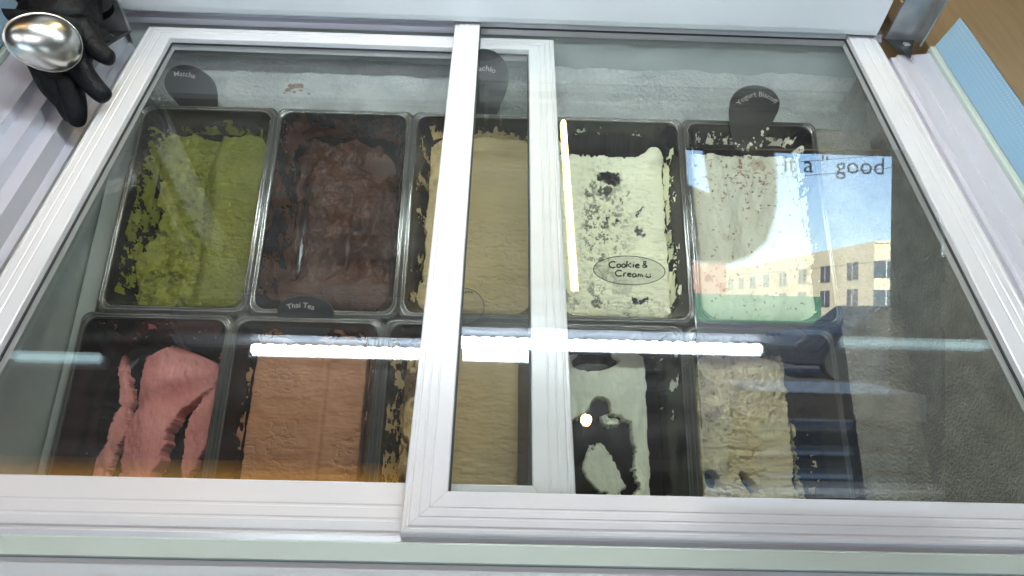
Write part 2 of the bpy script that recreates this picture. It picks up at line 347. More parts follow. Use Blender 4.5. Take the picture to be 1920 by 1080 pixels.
def blots(U, V, items, seed, warp=.045, sc=9):
    wu, wv_ = warp*fbm(U, V*1.6, sc, seed, 5, .7), warp*.65*fbm(U, V*1.6, sc, seed+50, 5, .7); o = 0*U
    for u, v, ru, rv, k in items: o = np.maximum(o, k*sstep(1.15, .75, np.hypot((U+wu-u)/ru, (V+wv_-v)/rv)))
    return o
def f_cookie(U, V):
    top = sstep(.905, .885, V-.020*fbm(U, V, 12, 51, 5, .65)-.06*gauss(U, .86, .08)+.01)
    rgt = sstep(.945, .925, U+.012*fbm(U, V*2, 16, 52, 5, .65))
    h = -.026+.0012*fbm(U, V, 4, 53)+.0008*fbm(U*.6, V*3, 20, 54, 3)+tears(U, V, 15, 55, .0012)
    mid = gauss(U, .44, .20)*gauss(V, .52, .30)
    h -= .005*mid; h += mid*.0040*fbm(U, V, 10, 56, 6, .65)
    h += .012*gauss(U, .88, .07)*gauss(V, .86, .04)
    b = blots(U, V, [(.48, .745, .085, .034, 1), (.42, .68, .05, .022, .9), (.28, .66, .035, .014, .8), (.32, .70, .02, .022, .7), (.46, .52, .04, .022, 1), (.71, .58, .035, .013, .9), (.72, .47, .022, .026, .9), (.69, .09, .05, .022, 1), (.34, .07, .05, .012, .8), (.30, .12, .03, .012, .6), (.06, .12, .04, .02, .6), (.60, .03, .06, .009, .6), (.62, .66, .014, .014, .6), (.56, .62, .02, .012, .7), (.36, .60, .02, .02, .6)], 57, .055, 13)
    fine = sstep(.16, .42, fbm(U, V*1.5, 30, 58, 4, .75))*(mid*.7+.75*gauss(U, .33, .09)*gauss(V, .46, .17)+.5*gauss(U, .3, .2)*gauss(V, .12, .08)+.25*gauss(V, .06, .06)); b = np.maximum(b, np.clip(fine, 0, .8))
    h += b*(.0022*fbm(U, V*1.6, 24, 59, 3)-.0005)
    return h, top*rgt, b
def f_yog(U, V):
    top = sstep(.925, .905, V-.012*fbm(U, V, 9, 61, 5, .65))
    h = -.028+.003*fbm(U, V, 3, 62, 3)+.0006*fbm(U, V, 18, 63)-.008*gauss(U, .50, .10)*gauss(V, .86, .05)
    h += -.004*gauss(U, .30+.25*(1-V), .08)+.0012*fbm(U, V, 10, 66)
    b = sstep(.80, .92, fbm(U, V*1.6, 40, 64, 3, .6)+.45*gauss(V, .80, .16)*gauss(U, .50, .35))*.8
    b = np.maximum(b, .45*blots(U, V, [(.62, .86, .07, .02, 1), (.12, .22, .05, .02, .9), (.22, .18, .05, .015, .7), (.30, .46, .05, .02, .5), (.20, .88, .04, .015, .7)], 65))
    return h, top, b
def band(U, V, vs, ls, rs, seed, soft=.014):
    n = .030*fbm(U, V*1.6, 9, seed, 6, .66); l = np.interp(V, vs, ls); r = np.interp(V, vs, rs); d = np.minimum(U-l, r-U)+n
    return sstep(-.004, soft, d)*sstep(vs[0]-.02, vs[0]+.01, V+n)*sstep(vs[-1]+.02, vs[-1]-.01, V+n)
def f_straw(U, V):
    m1 = band(U, V, [.28, .39, .54, .66, .75, .82, .90], [.04, .07, .13, .17, .13, .09, .06], [.13, .20, .27, .28, .22, .17, .14], 71)
    m2 = band(U, V, [.10, .30, .39, .54, .66, .75, .82, .88, .93], [.30, .29, .29, .29, .32, .31, .28, .31, .5], [.46, .54, .59, .62, .72, .90, .93, .85, .62], 75, .025)
    m3 = band(U, V, [.33, .42, .50, .60, .70, .77], [.77, .73, .71, .73, .79, .86], [.80, .86, .89, .91, .94, .95], 77)
    m4 = .8*blots(U, V, [(.30, .975, .07, .012, 1), (.66, .965, .10, .02, 1), (.90, .86, .04, .03, .8), (.93, .60, .02, .08, .7), (.33, .80, .02, .03, .6)], 78)
    mk = np.maximum(np.maximum(m1, m2), np.maximum(m3, m4*.35))
    h = -.042+.008*gauss(U, .47, .14)*m2+.002*fbm(U, V*.5, 3, 73, 3)+.0016*fbm(U, V, 14, 74)-.005*gauss(V, .70+.25*(U-.5), .05)*m2-.005*gauss(V, .85, .05)
    h -= .006*(1-m2)*np.maximum(m1, m3)
    return h, mk, .55*gauss(V, .71+.2*(U-.5), .05)*gauss(U, .6, .22)
def f_thai(U, V):
    h = -.030+.0022*fbm(U, V, 2, 81, 3)+.0005*fbm(U*.5, V*3, 17, 82, 4)+tears(U, V, 18, 83, .0013)+.0010*fbm(U, V*1.6, 7, 86, 3)-.0018*gauss(U, .62, .02)-.002*gauss(U, .3, .15)*gauss(V, .66, .04)
    return h, sstep(.95, .915, U+.006*fbm(U, V, 16, 84))*sstep(.045, .075, U+.010*fbm(U, V, 12, 85)), 0*U
def f_caramel(U, V):
    h = -.030+.0012*fbm(U, V, 3, 91)+.0006*fbm(U*.5, V*3, 17, 92, 3)
    left = sstep(.34, .20, U)
    rg = ridged(U*2+.25*fbm(U, V, 5, 93), V*.9, 4.5, 94, 3)
    h += left*.006*rg
    return h, np.where(U < .3, sstep(.05, .09, U+.02*fbm(U, V, 9, 95)), 1), left*sstep(.3, -.4, rg)*.9
def f_hole(U, V):
    n = fbm(U, V*1.6, 6, 101, 6, .66)
    ring = np.hypot((U-.41)/.33, (V-.45)/.235)+n*.27
    hole = sstep(1.02, .97, ring)
    isl = sstep(1.05, .97, np.hypot((U-.47+.45*(V-.42))/.125, (V-.42)/.125)+n*.30)
    tp = np.maximum(sstep(1.0, .95, np.hypot((U-.42)/.20, (V-.92)/.05)+n*.2), sstep(1., .95, np.hypot((U-.45)/.08, (V-.70)/.05)+n*.3))
    m = np.clip(1-hole+isl*.8, 0, 1)*(1-tp)*sstep(.83, .815, U+.014*fbm(U, V*1.6, 14, 103, 5, .65))
    lo = blots(U, V, [(.22, .24, .12, .025, 1), (.62, .235, .14, .02, 1)], 106)
    m = np.maximum(m, lo*.6)
    h = -.047+.0020*fbm(U, V, 4, 104, 4)+.0010*fbm(U, V, 16, 105)-.004*isl*hole
    return h, m, 0*U
def f_coffee(U, V):
    up = sstep(.55, .70, V+.12*fbm(U, V, 4, 111)-.08*(U-.5))
    h = -.042+.002*fbm(U, V, 3, 112)+.0009*fbm(U*.6, V*3, 17, 113, 3)+up*(.0075*fbm(U, V, 7, 114, 6, .64)+.008*gauss(U, .60, .2)*gauss(V, .88, .08))+tears(U, V, 14, 115, .002)+.003*sstep(.1, .5, fbm(U, V, 5, 121, 5))
    n = .35*fbm(U, V*1.6, 9, 116, 5, .66)
    h1 = np.hypot((U-.13+.5*(V-.385))/.06, (V-.385)/.045)+n; h2 = np.hypot((U-.40+.9*(V-.375))/.05, (V-.375)/.06)+n
    m = sstep(.85, 1.02, h1)*sstep(.85, 1.02, h2)*sstep(.775, .755, U+.02*fbm(U, V*1.6, 12, 118, 5, .66)-.02*gauss(V, .75, .1))*sstep(.97, .945, V+.03*fbm(U, V, 8, 119, 5, .66))
    st = band(U, V, [.22, .35, .5, .62, .66], [.80, .80, .79, .80, .81], [.87, .86, .85, .84, .84], 122, .03)
    st2 = band(U, V, [.26, .35, .5], [.92, .92, .92], [.97, .96, .94], 123, .02)
    m = np.maximum(m, np.maximum(st, st2)*.55)
    return h, m, 0.55*sstep(.68, .8, fbm(U, V*1.6, 30, 120, 3))*(.5+.5*up)

C = srgb
ICE = {
 'matcha': ice_mat('matcha_ice', C(126,128,36), C(104,108,30), C(70,60,30), 18, .55),
 'choc': ice_mat('chocolate_ice', C(86,52,33), C(56,34,24), C(40,25,22), 25, .38, spec=.36, bump=.35),
 'pist': ice_mat('pistachio_ice', C(206,184,134), C(192,168,118), C(140,115,75), 20, .55),
 'cookie': ice_mat('cookie_ice', C(244,244,212), C(234,236,204), C(42,36,34), 30, .5, bump=.28),
 'yog': ice_mat('yogurt_ice', C(246,246,226), C(238,236,208), C(150,90,40), 14, .45, bump=.15),
 'straw': ice_mat('strawberry_ice', C(222,152,142), C(204,126,120), C(150,55,58), 22, .45, bump=.18),
 'thai': ice_mat('thai_tea_ice', C(178,128,92), C(164,114,80), C(120,70,40), 24, .6),
 'caramel': ice_mat('custard_ice', C(212,184,130), C(198,168,116), C(96,66,34), 20, .5),
 'vanilla': ice_mat('vanilla_ice', C(232,236,214), C(220,226,204), C(120,100,70), 20, .5, bump=.2),
 'coffee': ice_mat('speckled_ice', C(226,214,174), C(212,196,152), C(110,84,52), 20, .55),
}
specs = [
 (0, 0, 'matcha', f_matcha, 'black pan of green matcha ice cream with ragged left side', 'rough olive green matcha ice cream scraped thin along its left side', [('l', .1, .62, .010, .05, -.05, 3), ('l', .06, .95, .006, .036, .10, 2), ('f', .05, .95, .014, .036, -.05, 1), ('r', .05, .95, .018, .036, -.02, 4), ('n', .1, .9, .02, .036, .0, 6), ('f', .25, .6, .004, .035, -.32, 5)]),
 (1, 0, 'choc', f_choc, 'black pan of dark chocolate ice cream beside the green one', 'lumpy dark brown chocolate ice cream smeared up the pan walls', [('l', .05, .98, .002, .05, .18, 7), ('f', .02, .98, 0.0, .035, .28, 8), ('r', .2, .98, .002, .04, .0, 9), ('n', .1, .9, .004, .035, -.35, 10)]),
 (2, 0, 'pist', f_pist, 'black pan of pale pistachio ice cream under the lid bar crossing', 'smooth pale olive pistachio ice cream partly hidden by the lid bars', [('l', .05, .95, .008, .04, -.12, 12), ('f', .05, .95, .012, .03, .0, 62), ('r', .05, .95, .016, .03, -.1, 63), ('n', .1, .9, .018, .03, .0, 64), ('f', .1, .4, .01, .03, -.4, 13)]),
 (3, 0, 'cookie', f_cookie, 'black pan of cream ice cream with black cookie crumbs', 'cream coloured ice cream mottled with black cookie crumbs', [('r', .0, .9, .010, .05, -.20, 15), ('l', .05, .95, .010, .028, .0, 65), ('n', .08, .92, .012, .028, .0, 66), ('r', .05, .88, .010, .034, .05, 67), ('f', .1, .9, .002, .02, -.62, 16)]),
 (4, 0, 'yog', f_yog, 'black pan of white yogurt ice cream with brown crumbs', 'white yogurt ice cream dotted with brown biscuit crumbs', [('l', .6, .98, .003, .02, -.55, 18), ('l', .05, .95, .012, .030, .1, 68), ('f', .05, .95, .010, .030, .05, 69), ('r', .05, .95, .014, .030, .05, 70), ('f', .05, .8, .002, .022, -.48, 19)]),
 (0, 1, 'straw', f_straw, 'black pan of pink ice cream scraped into three streaks', 'pink ice cream scraped into three streaks on the black pan', [('f', .05, .95, .006, .04, -.30, 21), ('r', .5, .95, .004, .05, -.35, 22)]),
 (1, 1, 'thai', f_thai, 'black pan filled flat with orange brown ice cream', 'flat orange brown thai tea ice cream with combed surface', [('f', .1, .6, .004, .025, -.5, 24), ('f', .05, .95, .012, .032, .1, 72), ('r', .05, .95, .012, .032, -.1, 73), ('l', .05, .95, .014, .032, -.1, 74)]),
 (2, 1, 'caramel', f_caramel, 'black pan of custard yellow ice cream with caramel strands', 'custard yellow ice cream with tangled caramel strands on its left', [('l', .05, .95, .004, .05, .1, 26)]),
 (3, 1, 'vanilla', f_hole, 'black pan with a big hole dug in pale ice cream', 'pale ice cream dug out to the black bottom around one island', [('r', .72, .98, .004, .05, -.10, 28), ('r', .1, .7, .01, .05, -.42, 29)]),
 (4, 1, 'coffee', f_coffee, 'black pan of beige speckled ice cream at the right end', 'beige speckled ice cream crumbled at the back with two small gouges', [('r', .3, .9, .004, .05, -.45, 31)]),
]
for i, row, key, fn, lp, li, sm in specs:
    make_pan(i, row, lp); make_ice(i, row, li, fn, ICE[key], sm)

# ------------------------------------------------------------------ freezer: liner, rims, beam, glass edges
fz = thing('ice_cream_freezer', 'white scooping freezer cabinet with frosted grey liner and sliding glass lids', 'freezer', (0, .45, -.98))
XL, XR, YF, YN = -.458, .452, .775, .150
def pane_z(y): return PO[2] + (y-PO[1])*math.tan(PT)
g = .006
def ledge(x0, x1, y0, y1, h, nx, ny, seed, amp):
    U, V = np.meshgrid(np.linspace(x0, x1, nx), np.linspace(y0, y1, ny)); Z = pane_z(V)+h+amp*fbm(U, V, 30, seed, 5)
    v = np.stack([U.ravel(), V.ravel(), Z.ravel()], 1); f = [(j*nx+i, j*nx+i+1, (j+1)*nx+i+1, (j+1)*nx+i) for j in range(ny-1) for i in range(nx-1)]
    return v, f
yfar = .700; pl, pr = -.436, PO[0]+5*PW+.004
b = MB(); b.add(*ledge(XL, XR, yfar, YF+.02, -.010, 240, 24, 5, .003)); b.build('frosted_shelf', M['frost'], fz, smooth=True)
b = MB(); b.add(*ledge(pr, XR, YN, yfar+.004, -.0115, 24, 150, 6, .0022)); b.build('right_liner_floor', M['floorfrost'], fz, smooth=True)
b = MB(); b.add(*ledge(XL, pl-.002, YN, yfar, -.012, 12, 120, 7, .001)); b.build('left_liner_floor', M['liner'], fz, smooth=True)
b = MB(); b.box((pl-.002, YN, -.42), (pr, yfar, -.36)); b.build('pan_rack', M['gasket'], fz)
def wallgrid(a, bb, z0, z1, n, m, seed, amp, nrm):
    a, bb = np.array(a), np.array(bb); U, V = np.meshgrid(np.linspace(0, 1, n), np.linspace(0, 1, m)); 
    p = a[None, None]*(1-U[..., None])+bb[None, None]*U[..., None]; k = amp*fbm(U*np.linalg.norm(bb-a), V*(z1-z0), 40, seed, 5)
    v = np.stack([p[..., 0]+k*nrm[0], p[..., 1]+k*nrm[1], z0+(z1-z0)*V], -1).reshape(-1, 3)
    return v, [(j*n+i, j*n+i+1, (j+1)*n+i+1, (j+1)*n+i) for j in range(m-1) for i in range(n-1)]
b = MB(); b.add(*wallgrid((XL, YF), (XR, YF), -.11, -.0185, 120, 20, 8, .002, (0, 1))); b.build('far_liner_wall', M['liner'], fz, smooth=True)
b = MB(); b.add(*wallgrid((XL-.003, YN), (XL-.003, YF), -.40, -.059, 90, 50, 9, .001, (1, 0))); b.build('left_liner_wall', M['liner'], fz, smooth=True)
b = MB(); b.add(*wallgrid((XR, YN), (XR, YF), -.40, -.0225, 90, 50, 10, .0015, (1, 0))); b.build('right_liner_wall', M['floorfrost'], fz, smooth=True)
b = MB(); b.add(*wallgrid((XL, YN), (XR, YN), -.40, -.050, 60, 20, 10, .001, (0, 1))); b.build('near_liner_wall', M['liner'], fz, smooth=True)

def extrude_y(prof, y0, y1):                     # prof: (x, z) points
    n = len(prof); v = [(x, y0, z) for x, z in prof]+[(x, y1, z) for x, z in prof]
    return v, [(i, i+1, n+i+1, n+i) for i in range(n-1)]+[tuple(range(n))[::-1], tuple(range(n, 2*n))]
def extrude_x(prof, x0, x1):                     # prof: (y, z) points
    n = len(prof); v = [(x0, y, z) for y, z in prof]+[(x1, y, z) for y, z in prof]
    return v, [(i, i+1, n+i+1, n+i) for i in range(n-1)]+[tuple(range(n))[::-1], tuple(range(n, 2*n))]
rp = [(.4455, -.0215), (.4455, -.012), (.451, -.012), (.452, -.007), (.4575, -.007), (.4585, -.003), (.472, -.003), (.4725, -.0012), (.473, -.003), (.490, -.001), (.4945, .0005), (.4955, -.0215)]
MB().add(*extrude_y(rp, .10, .735)).build('right_rim', M['rim'], fz)
MB().add(*extrude_y([(.4957, -.08), (.4957, .004), (.4972, .0055), (.5010, .0055), (.5022, .004), (.5022, -.08)], .10, .742)).build('right_glass_edge', M['greenedge'], fz)
lp = [(-.4575, -.058), (-.4575, -.052), (-.466, -.050), (-.4665, -.030), (-.482, -.030), (-.4825, -.016), (-.500, -.016), (-.5005, -.006), (-.512, -.006), (-.530, -.002), (-.540, -.002), (-.541, -.058)]
MB().add(*extrude_y(lp, .10, .90)).build('left_rim', M['rim'], fz)
MB().add(*extrude_y([(-.5412, -.08), (-.5412, .003), (-.5425, .004), (-.546, .004), (-.5475, .002), (-.5475, -.08)], .10, .90)).build('left_glass_edge', M['greenedge'], fz)
fp = [(.1625, -.06), (.1625, -.0075), (.1585, -.0065), (.1580, -.060)]
MB().add(*extrude_x(fp, XL-.08, .4955)).build('front_track', M['rim'], fz)
MB().add(*extrude_x([(.1578, -.06), (.1578, -.0035), (.1560, -.0020), (.1450, -.0025), (.1445, -.06)], XL-.1, .56)).build('front_glass_edge', M['greenedge'], fz)
MB().add(*extrude_x([(.1443, -.06), (.1443, -.0055), (.1410, -.0060), (.120, -.0090), (.085, -.0095), (.075, -.016), (.072, -.10)], XL-.12, .62)).build('front_rim', M['beam'], fz)
# runners under the lids and the back rail
MB().add(*extrude_x([(.772, -.0175), (.772, -.010), (.7765, -.008), (.778, -.004), (.80, -.004), (.80, -.0175)], XL-.09, .455)).build('back_rail', M['rim'], fz)
b = MB(); b.box((XL-.11, .072, -.98), (.62, .0735, -.10)); b.build('front_panel', M['beam'], fz)
bm = MB(); bm.add(*extrude_x([(.7625, .004), (.7610, .006), (.7600, .012), (.7600, .055), (.7640, .060), (.86, .062), (.86, .004)], -.452, .438)); bm.build('back_beam', M['beam'], fz)
# chocolate smudge frozen on to the shelf
b = MB(); c0 = on_y(553, 158, .733)
for k in range(46):
    a = rng.normal(0, 1, 2); s = abs(rng.normal(0, .0012))+.0006; x = c0[0]+a[0]*.0075; y = .733+a[1]*.004; z = pane_z(y)-.0085
    b.add([(x+s*math.cos(t)*1.4, y+s*math.sin(t), z) for t in (0, 1.2, 2.3, 3.5, 4.6, 5.5)]+[(x, y, z+s*.8)], [(j, (j+1) % 6, 6) for j in range(6)])
b.build('brown_smudge', mat('dried_smudge', (.20, .12, .08, 1), .7), fz)

# ------------------------------------------------------------------ sliding lids
PROF = [(0, -.016), (0, -.0008), (.0008, 0), (.0112, 0), (.0118, -.0005), (.0126, -.0005), (.0132, 0), (.0178, .0002), (.0184, -.0004), (.0192, -.0004), (.0198, .0001), (.0240, -.0002), (.0248, -.0014), (.0258, -.0014), (.0266, -.0006), (.0286, -.0010), (.0295, -.0022), (.0295, -.016)]
def lid(label, x0, x1, y0, y1, z, wid):          # inner opening x0..x1, y0..y1; wid: bar widths left, right, near, far
    t = thing('sliding_lid', label, 'sliding lid', ((x0+x1)/2, (y0+y1)/2, z), 'sliding glass lids of the freezer')
    n = len(PROF); e = .00015
    def bar(side):
        k = wid[side]/.0295; v = []
        for end in (0, 1):
            for wv_, h in PROF:
                q = wv_*k
                if side in 'lr':
                    x = x0-q if side == 'l' else x1+q
                    y = (y0-wv_*wid['n']/.0295+e) if end == 0 else (y1+wv_*wid['f']/.0295-e)
                else:
                    y = y0-q if side == 'n' else y1+q
                    x = (x0-wv_*wid['l']/.0295+e) if end == 0 else (x1+wv_*wid['r']/.0295-e)
                v.append((x, y, z+h))
        f = [(i, (i+1) % n, n+(i+1) % n, n+i) for i in range(n)]+[tuple(range(n))[::-1], tuple(range(n, 2*n))]
        mesh('frame_bar', v, f, M['frame'], t)
        s = MB(); 
        if side in 'lr':
            xx = x0 if side == 'l' else x1; d = .0016 if side == 'l' else -.0016
            s.box((min(xx, xx+d), y0+.002, z-.0078), (max(xx, xx+d), y1-.002, z-.0062))
        else:
            yy = y0 if side == 'n' else y1; d = .0016 if side == 'n' else -.0016
            s.box((x0, min(yy, yy+d), z-.0078), (x1, max(yy, yy+d), z-.0062))
        s.build('seal', M['gasket'], t)
    for s_ in 'lrnf': bar(s_)
    MB().box((x0-.004, y0-.004, z-.0122), (x1+.004, y1+.004, z-.0082)).build('glass_pane', M['lidglass'], t)
    return t
lid('upper right sliding glass lid with white ridged frame lying over the other lid', -.0305, .4085, .1915, .770, 0.0, dict(l=.0295, r=.0345, n=.0290, f=.0285))
ZL = -.0172
lid('lower left sliding glass lid with white frame tucked under the other lid', -.392, .0276, .2041, .7425, ZL, dict(l=.0330, r=.0305, n=.0420, f=.0240))

# ------------------------------------------------------------------ posts, shelf and LED tubes over the far side
def post(x, y, label, flip):
    t = thing('shelf_bracket', label, 'bracket', (x, y, 0), 'steel brackets carrying the shelf')
    b = MB(); b.prism([(x-.016*flip, y-.022, .001), (x+.020*flip, y-.004, .001), (x-.016*flip, y+.02, .001)] if False else [(x-.017, y+.012, .001), (x+.019, y+.012, .001), (x+.002*flip, y-.026, .001)], (0, 0, .003)); b.build('foot_plate', M['dark'], t)
    b = MB(); b.prism([(x-.017, y+.009, .004), (x+.019, y+.009, .004), (x+.030, y+.012, .40), (x-.004, y+.012, .40)], (0, .004, 0)); b.build('upright_plate', M['bracket'], t)
    b = MB(); b.prism([(x+.0195*flip, y+.009, .004), (x+.0195*flip, y-.004, .004), (x+.0305*flip, y-.012, .40), (x+.0305*flip, y+.012, .40)], (.002, 0, 0)); b.build('flange', M['bracket'], t)
    b = MB(); b.tube([(x+.003, y-.004, .004), (x+.003, y-.004, .0065)], .0045, 12); b.tube([(x+.003, y-.004, .0065), (x+.003, y-.004, .0075)], .0022, 6); b.build('screw', M['steel'], t)
pb = on_z(1690, 88, 0); post(pb[0]-.001, pb[1], 'steel bracket with triangular foot at the right end of the white beam', 1)
pb2 = on_z(208, 72, 0); post(pb2[0], pb2[1]+.0, 'steel bracket behind the gloved hand', -1)
ZS = .40
sh = thing('overhead_shelf', 'glass shelf above the lids with ridged aluminium edge', 'shelf', (0, .66, ZS))
b = MB()
for yy, ww, zz in ((.618, .003, -.010), (.632, .006, -.016), (.650, .009, -.020), (.668, .004, -.022), (.682, .003, -.026)): b.box((-.50, yy-ww/2, ZS+zz), (.50, yy+ww/2, ZS+.02))
b.build('edge_rails', M['ledbody'], sh)
MB().box((-.50, .53, ZS+.0205), (.50, .90, ZS+.0265)).build('shelf_glass', M['lidglass'], sh)
def led(px0, px1, py, label, full):
    a, c = lid_mirror(px0, py, ZS), lid_mirror(px1, py-(px1-px0)*.004, ZS); yc = (a[1]+c[1])/2
    t = thing('led_tube', label, 'LED tube', ((a[0]+c[0])/2, yc, ZS), 'LED tubes under the shelf')
    MB().box((a[0]-.004, yc-.008, ZS+.006), (c[0]+.004, yc+.008, ZS+.0203)).build('housing', M['ledbody'], t)
    MB().tube([(a[0], yc, ZS+.004), (c[0], yc, ZS+.004)], .0066, 12).build('diffuser', M['leddiff'] if full else M['leddim'], t)
    if full:
        b = MB(); n = 40
        for k in range(n):
            x = a[0]+(c[0]-a[0])*(k+.5)/n; b.box((x-.0045, yc-.0035, ZS-.0046), (x+.0045, yc+.0035, ZS-.002))
        o = b.build('led_beads', M['led'], t); o['kind'] = 'stuff'
led(456, 1425, 642, 'bright white LED tube with a row of beads mirrored in the lids', True)
led(-150, 168, 640, 'dim LED tube at the left end of the shelf', False)
led(1582, 2000, 643, 'dim LED tube at the right end of the shelf', False)

# ------------------------------------------------------------------ side glass panels, counters
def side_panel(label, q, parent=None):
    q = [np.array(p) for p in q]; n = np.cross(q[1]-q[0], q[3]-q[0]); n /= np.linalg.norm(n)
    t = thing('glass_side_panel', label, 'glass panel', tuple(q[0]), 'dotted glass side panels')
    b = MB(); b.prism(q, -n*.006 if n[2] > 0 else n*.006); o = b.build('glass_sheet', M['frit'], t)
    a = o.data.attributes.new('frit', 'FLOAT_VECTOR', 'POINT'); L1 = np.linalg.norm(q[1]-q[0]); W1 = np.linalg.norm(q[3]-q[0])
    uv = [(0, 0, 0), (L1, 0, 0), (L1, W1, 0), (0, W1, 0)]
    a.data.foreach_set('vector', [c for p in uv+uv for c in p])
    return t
def zat(px, py, z): return on_z(px, py, z)
zi, zo = .004, .035
ri0, ri1 = np.array([.5035, .745, zi]), np.array([.5035, .09, zi])
ro = on_z(1800, 32, zo); ro1 = np.array([ro[0], .09, zo])
side_panel('glass side panel, blue reflection painted in, with white printed dots at the right end', [ri0, ri1, ro1, np.array([ro[0], ro[1], zo])])

li0, li1 = np.array([-.549, .79, .004]), np.array([-.549, .09, .004])
side_panel('glass side panel, blue reflection painted in, left of the gloved hand', [li1+np.array([0, 0, 0]), li0, li0+np.array([-.075, 0, .03]), li1+np.array([-.075, 0, .03])])

def counter(label, x0, x1, y0, y1, ztop, grp):
    t = thing('wooden_counter', label, 'counter', ((x0+x1)/2, (y0+y1)/2, -1), grp)
    n = 4
    for k in range(n):
        a = x0+(x1-x0)*k/n; c = x0+(x1-x0)*(k+1)/n-.0025
        MB().box((a, y0, ztop-.03), (c, y1, ztop)).build('plank', M['wood'], t, bevel=.001)
    MB().box((x0+.01, y0+.01, -1), (x1-.01, y1-.01, ztop-.031)).build('base_cabinet', M['wood'], t)
counter('pale oak counter beside the right side panel', ro[0]+.012, ro[0]+.75, .25, 1.9, -.03, 'wooden counters either side')
counter('pale oak counter beyond the left side panel', -1.5, -.64, .25, 1.9, -.03, 'wooden counters either side')

# ------------------------------------------------------------------ flavour signs
def text_mesh(s, size, mapper, material, parent, name='lettering', shear=0, thick=.0):
    cu = D.curves.new(name, 'FONT'); cu.body = s; cu.size = size; cu.align_x = 'CENTER'; cu.shear = shear; cu.offset = thick; cu.resolution_u = 3
    ob = D.objects.new(name, cu); COL.objects.link(ob); dg = bpy.context.evaluated_depsgraph_get(); dg.update()
    me = D.meshes.new_from_object(ob.evaluated_get(dg)); D.objects.remove(ob); D.curves.remove(cu)
    v = [mapper(p.co.x, p.co.y) for p in me.vertices]; f = [tuple(p.vertices) for p in me.polygons]; D.meshes.remove(me)
    return mesh(name, v, f, material, parent)
def plate(name, label, outline, dtop, dbot, cat='flavour sign', material=None, thick=.0016, group='paddle signs naming the flavours'):
    ys = [p[1] for p in outline]; y0, y1 = min(ys), max(ys)
    # a flat plate: three corners fix its plane
    A, B, Cc = P(outline[0][0], y0, dtop), P(outline[0][0]+100, y0, dtop), P(outline[0][0], y1, dbot)
    n = np.cross(B-A, Cc-A); n /= np.linalg.norm(n)
    if np.dot(n, EYE-A) < 0: n = -n
    def put(px, py, lift=0):
        d = ray(px, py); t = np.dot(A-EYE, n)/np.dot(d, n); return EYE+d*t+n*lift
    pts = [put(*p) for p in outline]
    t = thing(name, label, cat, tuple(pts[0]), group)
    b = MB(); b.prism(pts, -n*thick); b.build('plate', material or M['sign'], t)
    return t, put
def smooth_outline(pts, n=3):
    for _ in range(n):
        q = []
        for i in range(len(pts)):
            a, c = pts[i], pts[(i+1) % len(pts)]; q += [(a[0]*.75+c[0]*.25, a[1]*.75+c[1]*.25), (a[0]*.25+c[0]*.75, a[1]*.25+c[1]*.75)]
        pts = q
    return pts
def arc_text(s, put, t, cx, cyy, R, size, rot=0, lift=.0006):
    def mp(x, y):
        a = x/R+rot; rr = R+y; return put(cx+rr*math.sin(a), cyy-rr*math.cos(a), lift)
    return text_mesh(s, size, mp, M['print'], t, thick=.12)
def bits_on(put, t, area, n, material, smax=4):
    b = MB()
    for k in range(n):
        x, y = random.uniform(area[0], area[2]), random.uniform(area[1], area[3]); s = random.uniform(.25, 1)**2*smax+.8; a0 = random.random()*6
        ring = [put(x+s*random.uniform(.5, 1.4)*math.cos(a0+j), y+s*random.uniform(.6, 1.8)*math.sin(a0+j), .0003) for j in (0, .9, 1.8, 2.7, 3.6, 4.5, 5.4)]
        b.add(ring+[put(x, y, .0016)], [(j, (j+1) % 7, 7) for j in range(7)])
    return b.build('ice_cream_bits', material, t, kind='stuff')
t, put = plate('flavour_sign', 'dark paddle sign reading Matcha stuck in the green ice cream', smooth_outline([(306,152),(318,128),(350,120),(388,138),(407,162),(409,205),(411,240),(420,262),(400,274),(380,264),(356,226),(330,190),(312,172)], 2), .805, .895)
arc_text('Matcha', put, t, 338, 222, 80, 13.5, .10); bits_on(put, t, (345, 205, 405, 262), 70, ICE['matcha'])
t, put = plate('flavour_sign', 'dark paddle sign reading Pistachio behind the white lid bar', smooth_outline([(858,128),(880,98),(908,90),(938,102),(955,130),(953,165),(935,205),(922,248),(903,258),(888,245),(880,200),(862,165)], 2), .805, .885)
arc_text('Pistachio', put, t, 907, 170, 38, 14.5, -.12); bits_on(put, t, (893, 225, 918, 250), 14, ICE['pist'], 3)
t, put = plate('flavour_sign', 'dark paddle sign reading Yogurt with crumbs stuck to it', smooth_outline([(1366,205),(1372,180),(1392,164),(1420,160),(1448,168),(1463,188),(1460,208),(1448,230),(1436,256),(1422,286),(1398,288),(1376,282),(1371,250),(1367,225)], 2), .800, .880)
arc_text('Yogurt Biscoff', put, t, 1421, 222, 42, 13.2, -.05); bits_on(put, t, (1378, 258, 1430, 285), 14, ICE['yog'], 4); bits_on(put, t, (1425, 240, 1442, 262), 4, ICE['yog'], 3)
t, put = plate('flavour_sign', 'dark rounded sign reading Thai Tea at the row boundary', smooth_outline([(519,596),(521,572),(538,559),(568,554),(600,559),(620,571),(626,584),(626,606),(616,626),(594,642),(550,642),(530,626),(519,606)], 2), .755, .775)
arc_text('Thai Tea', put, t, 563, 640, 64, 14, .02)

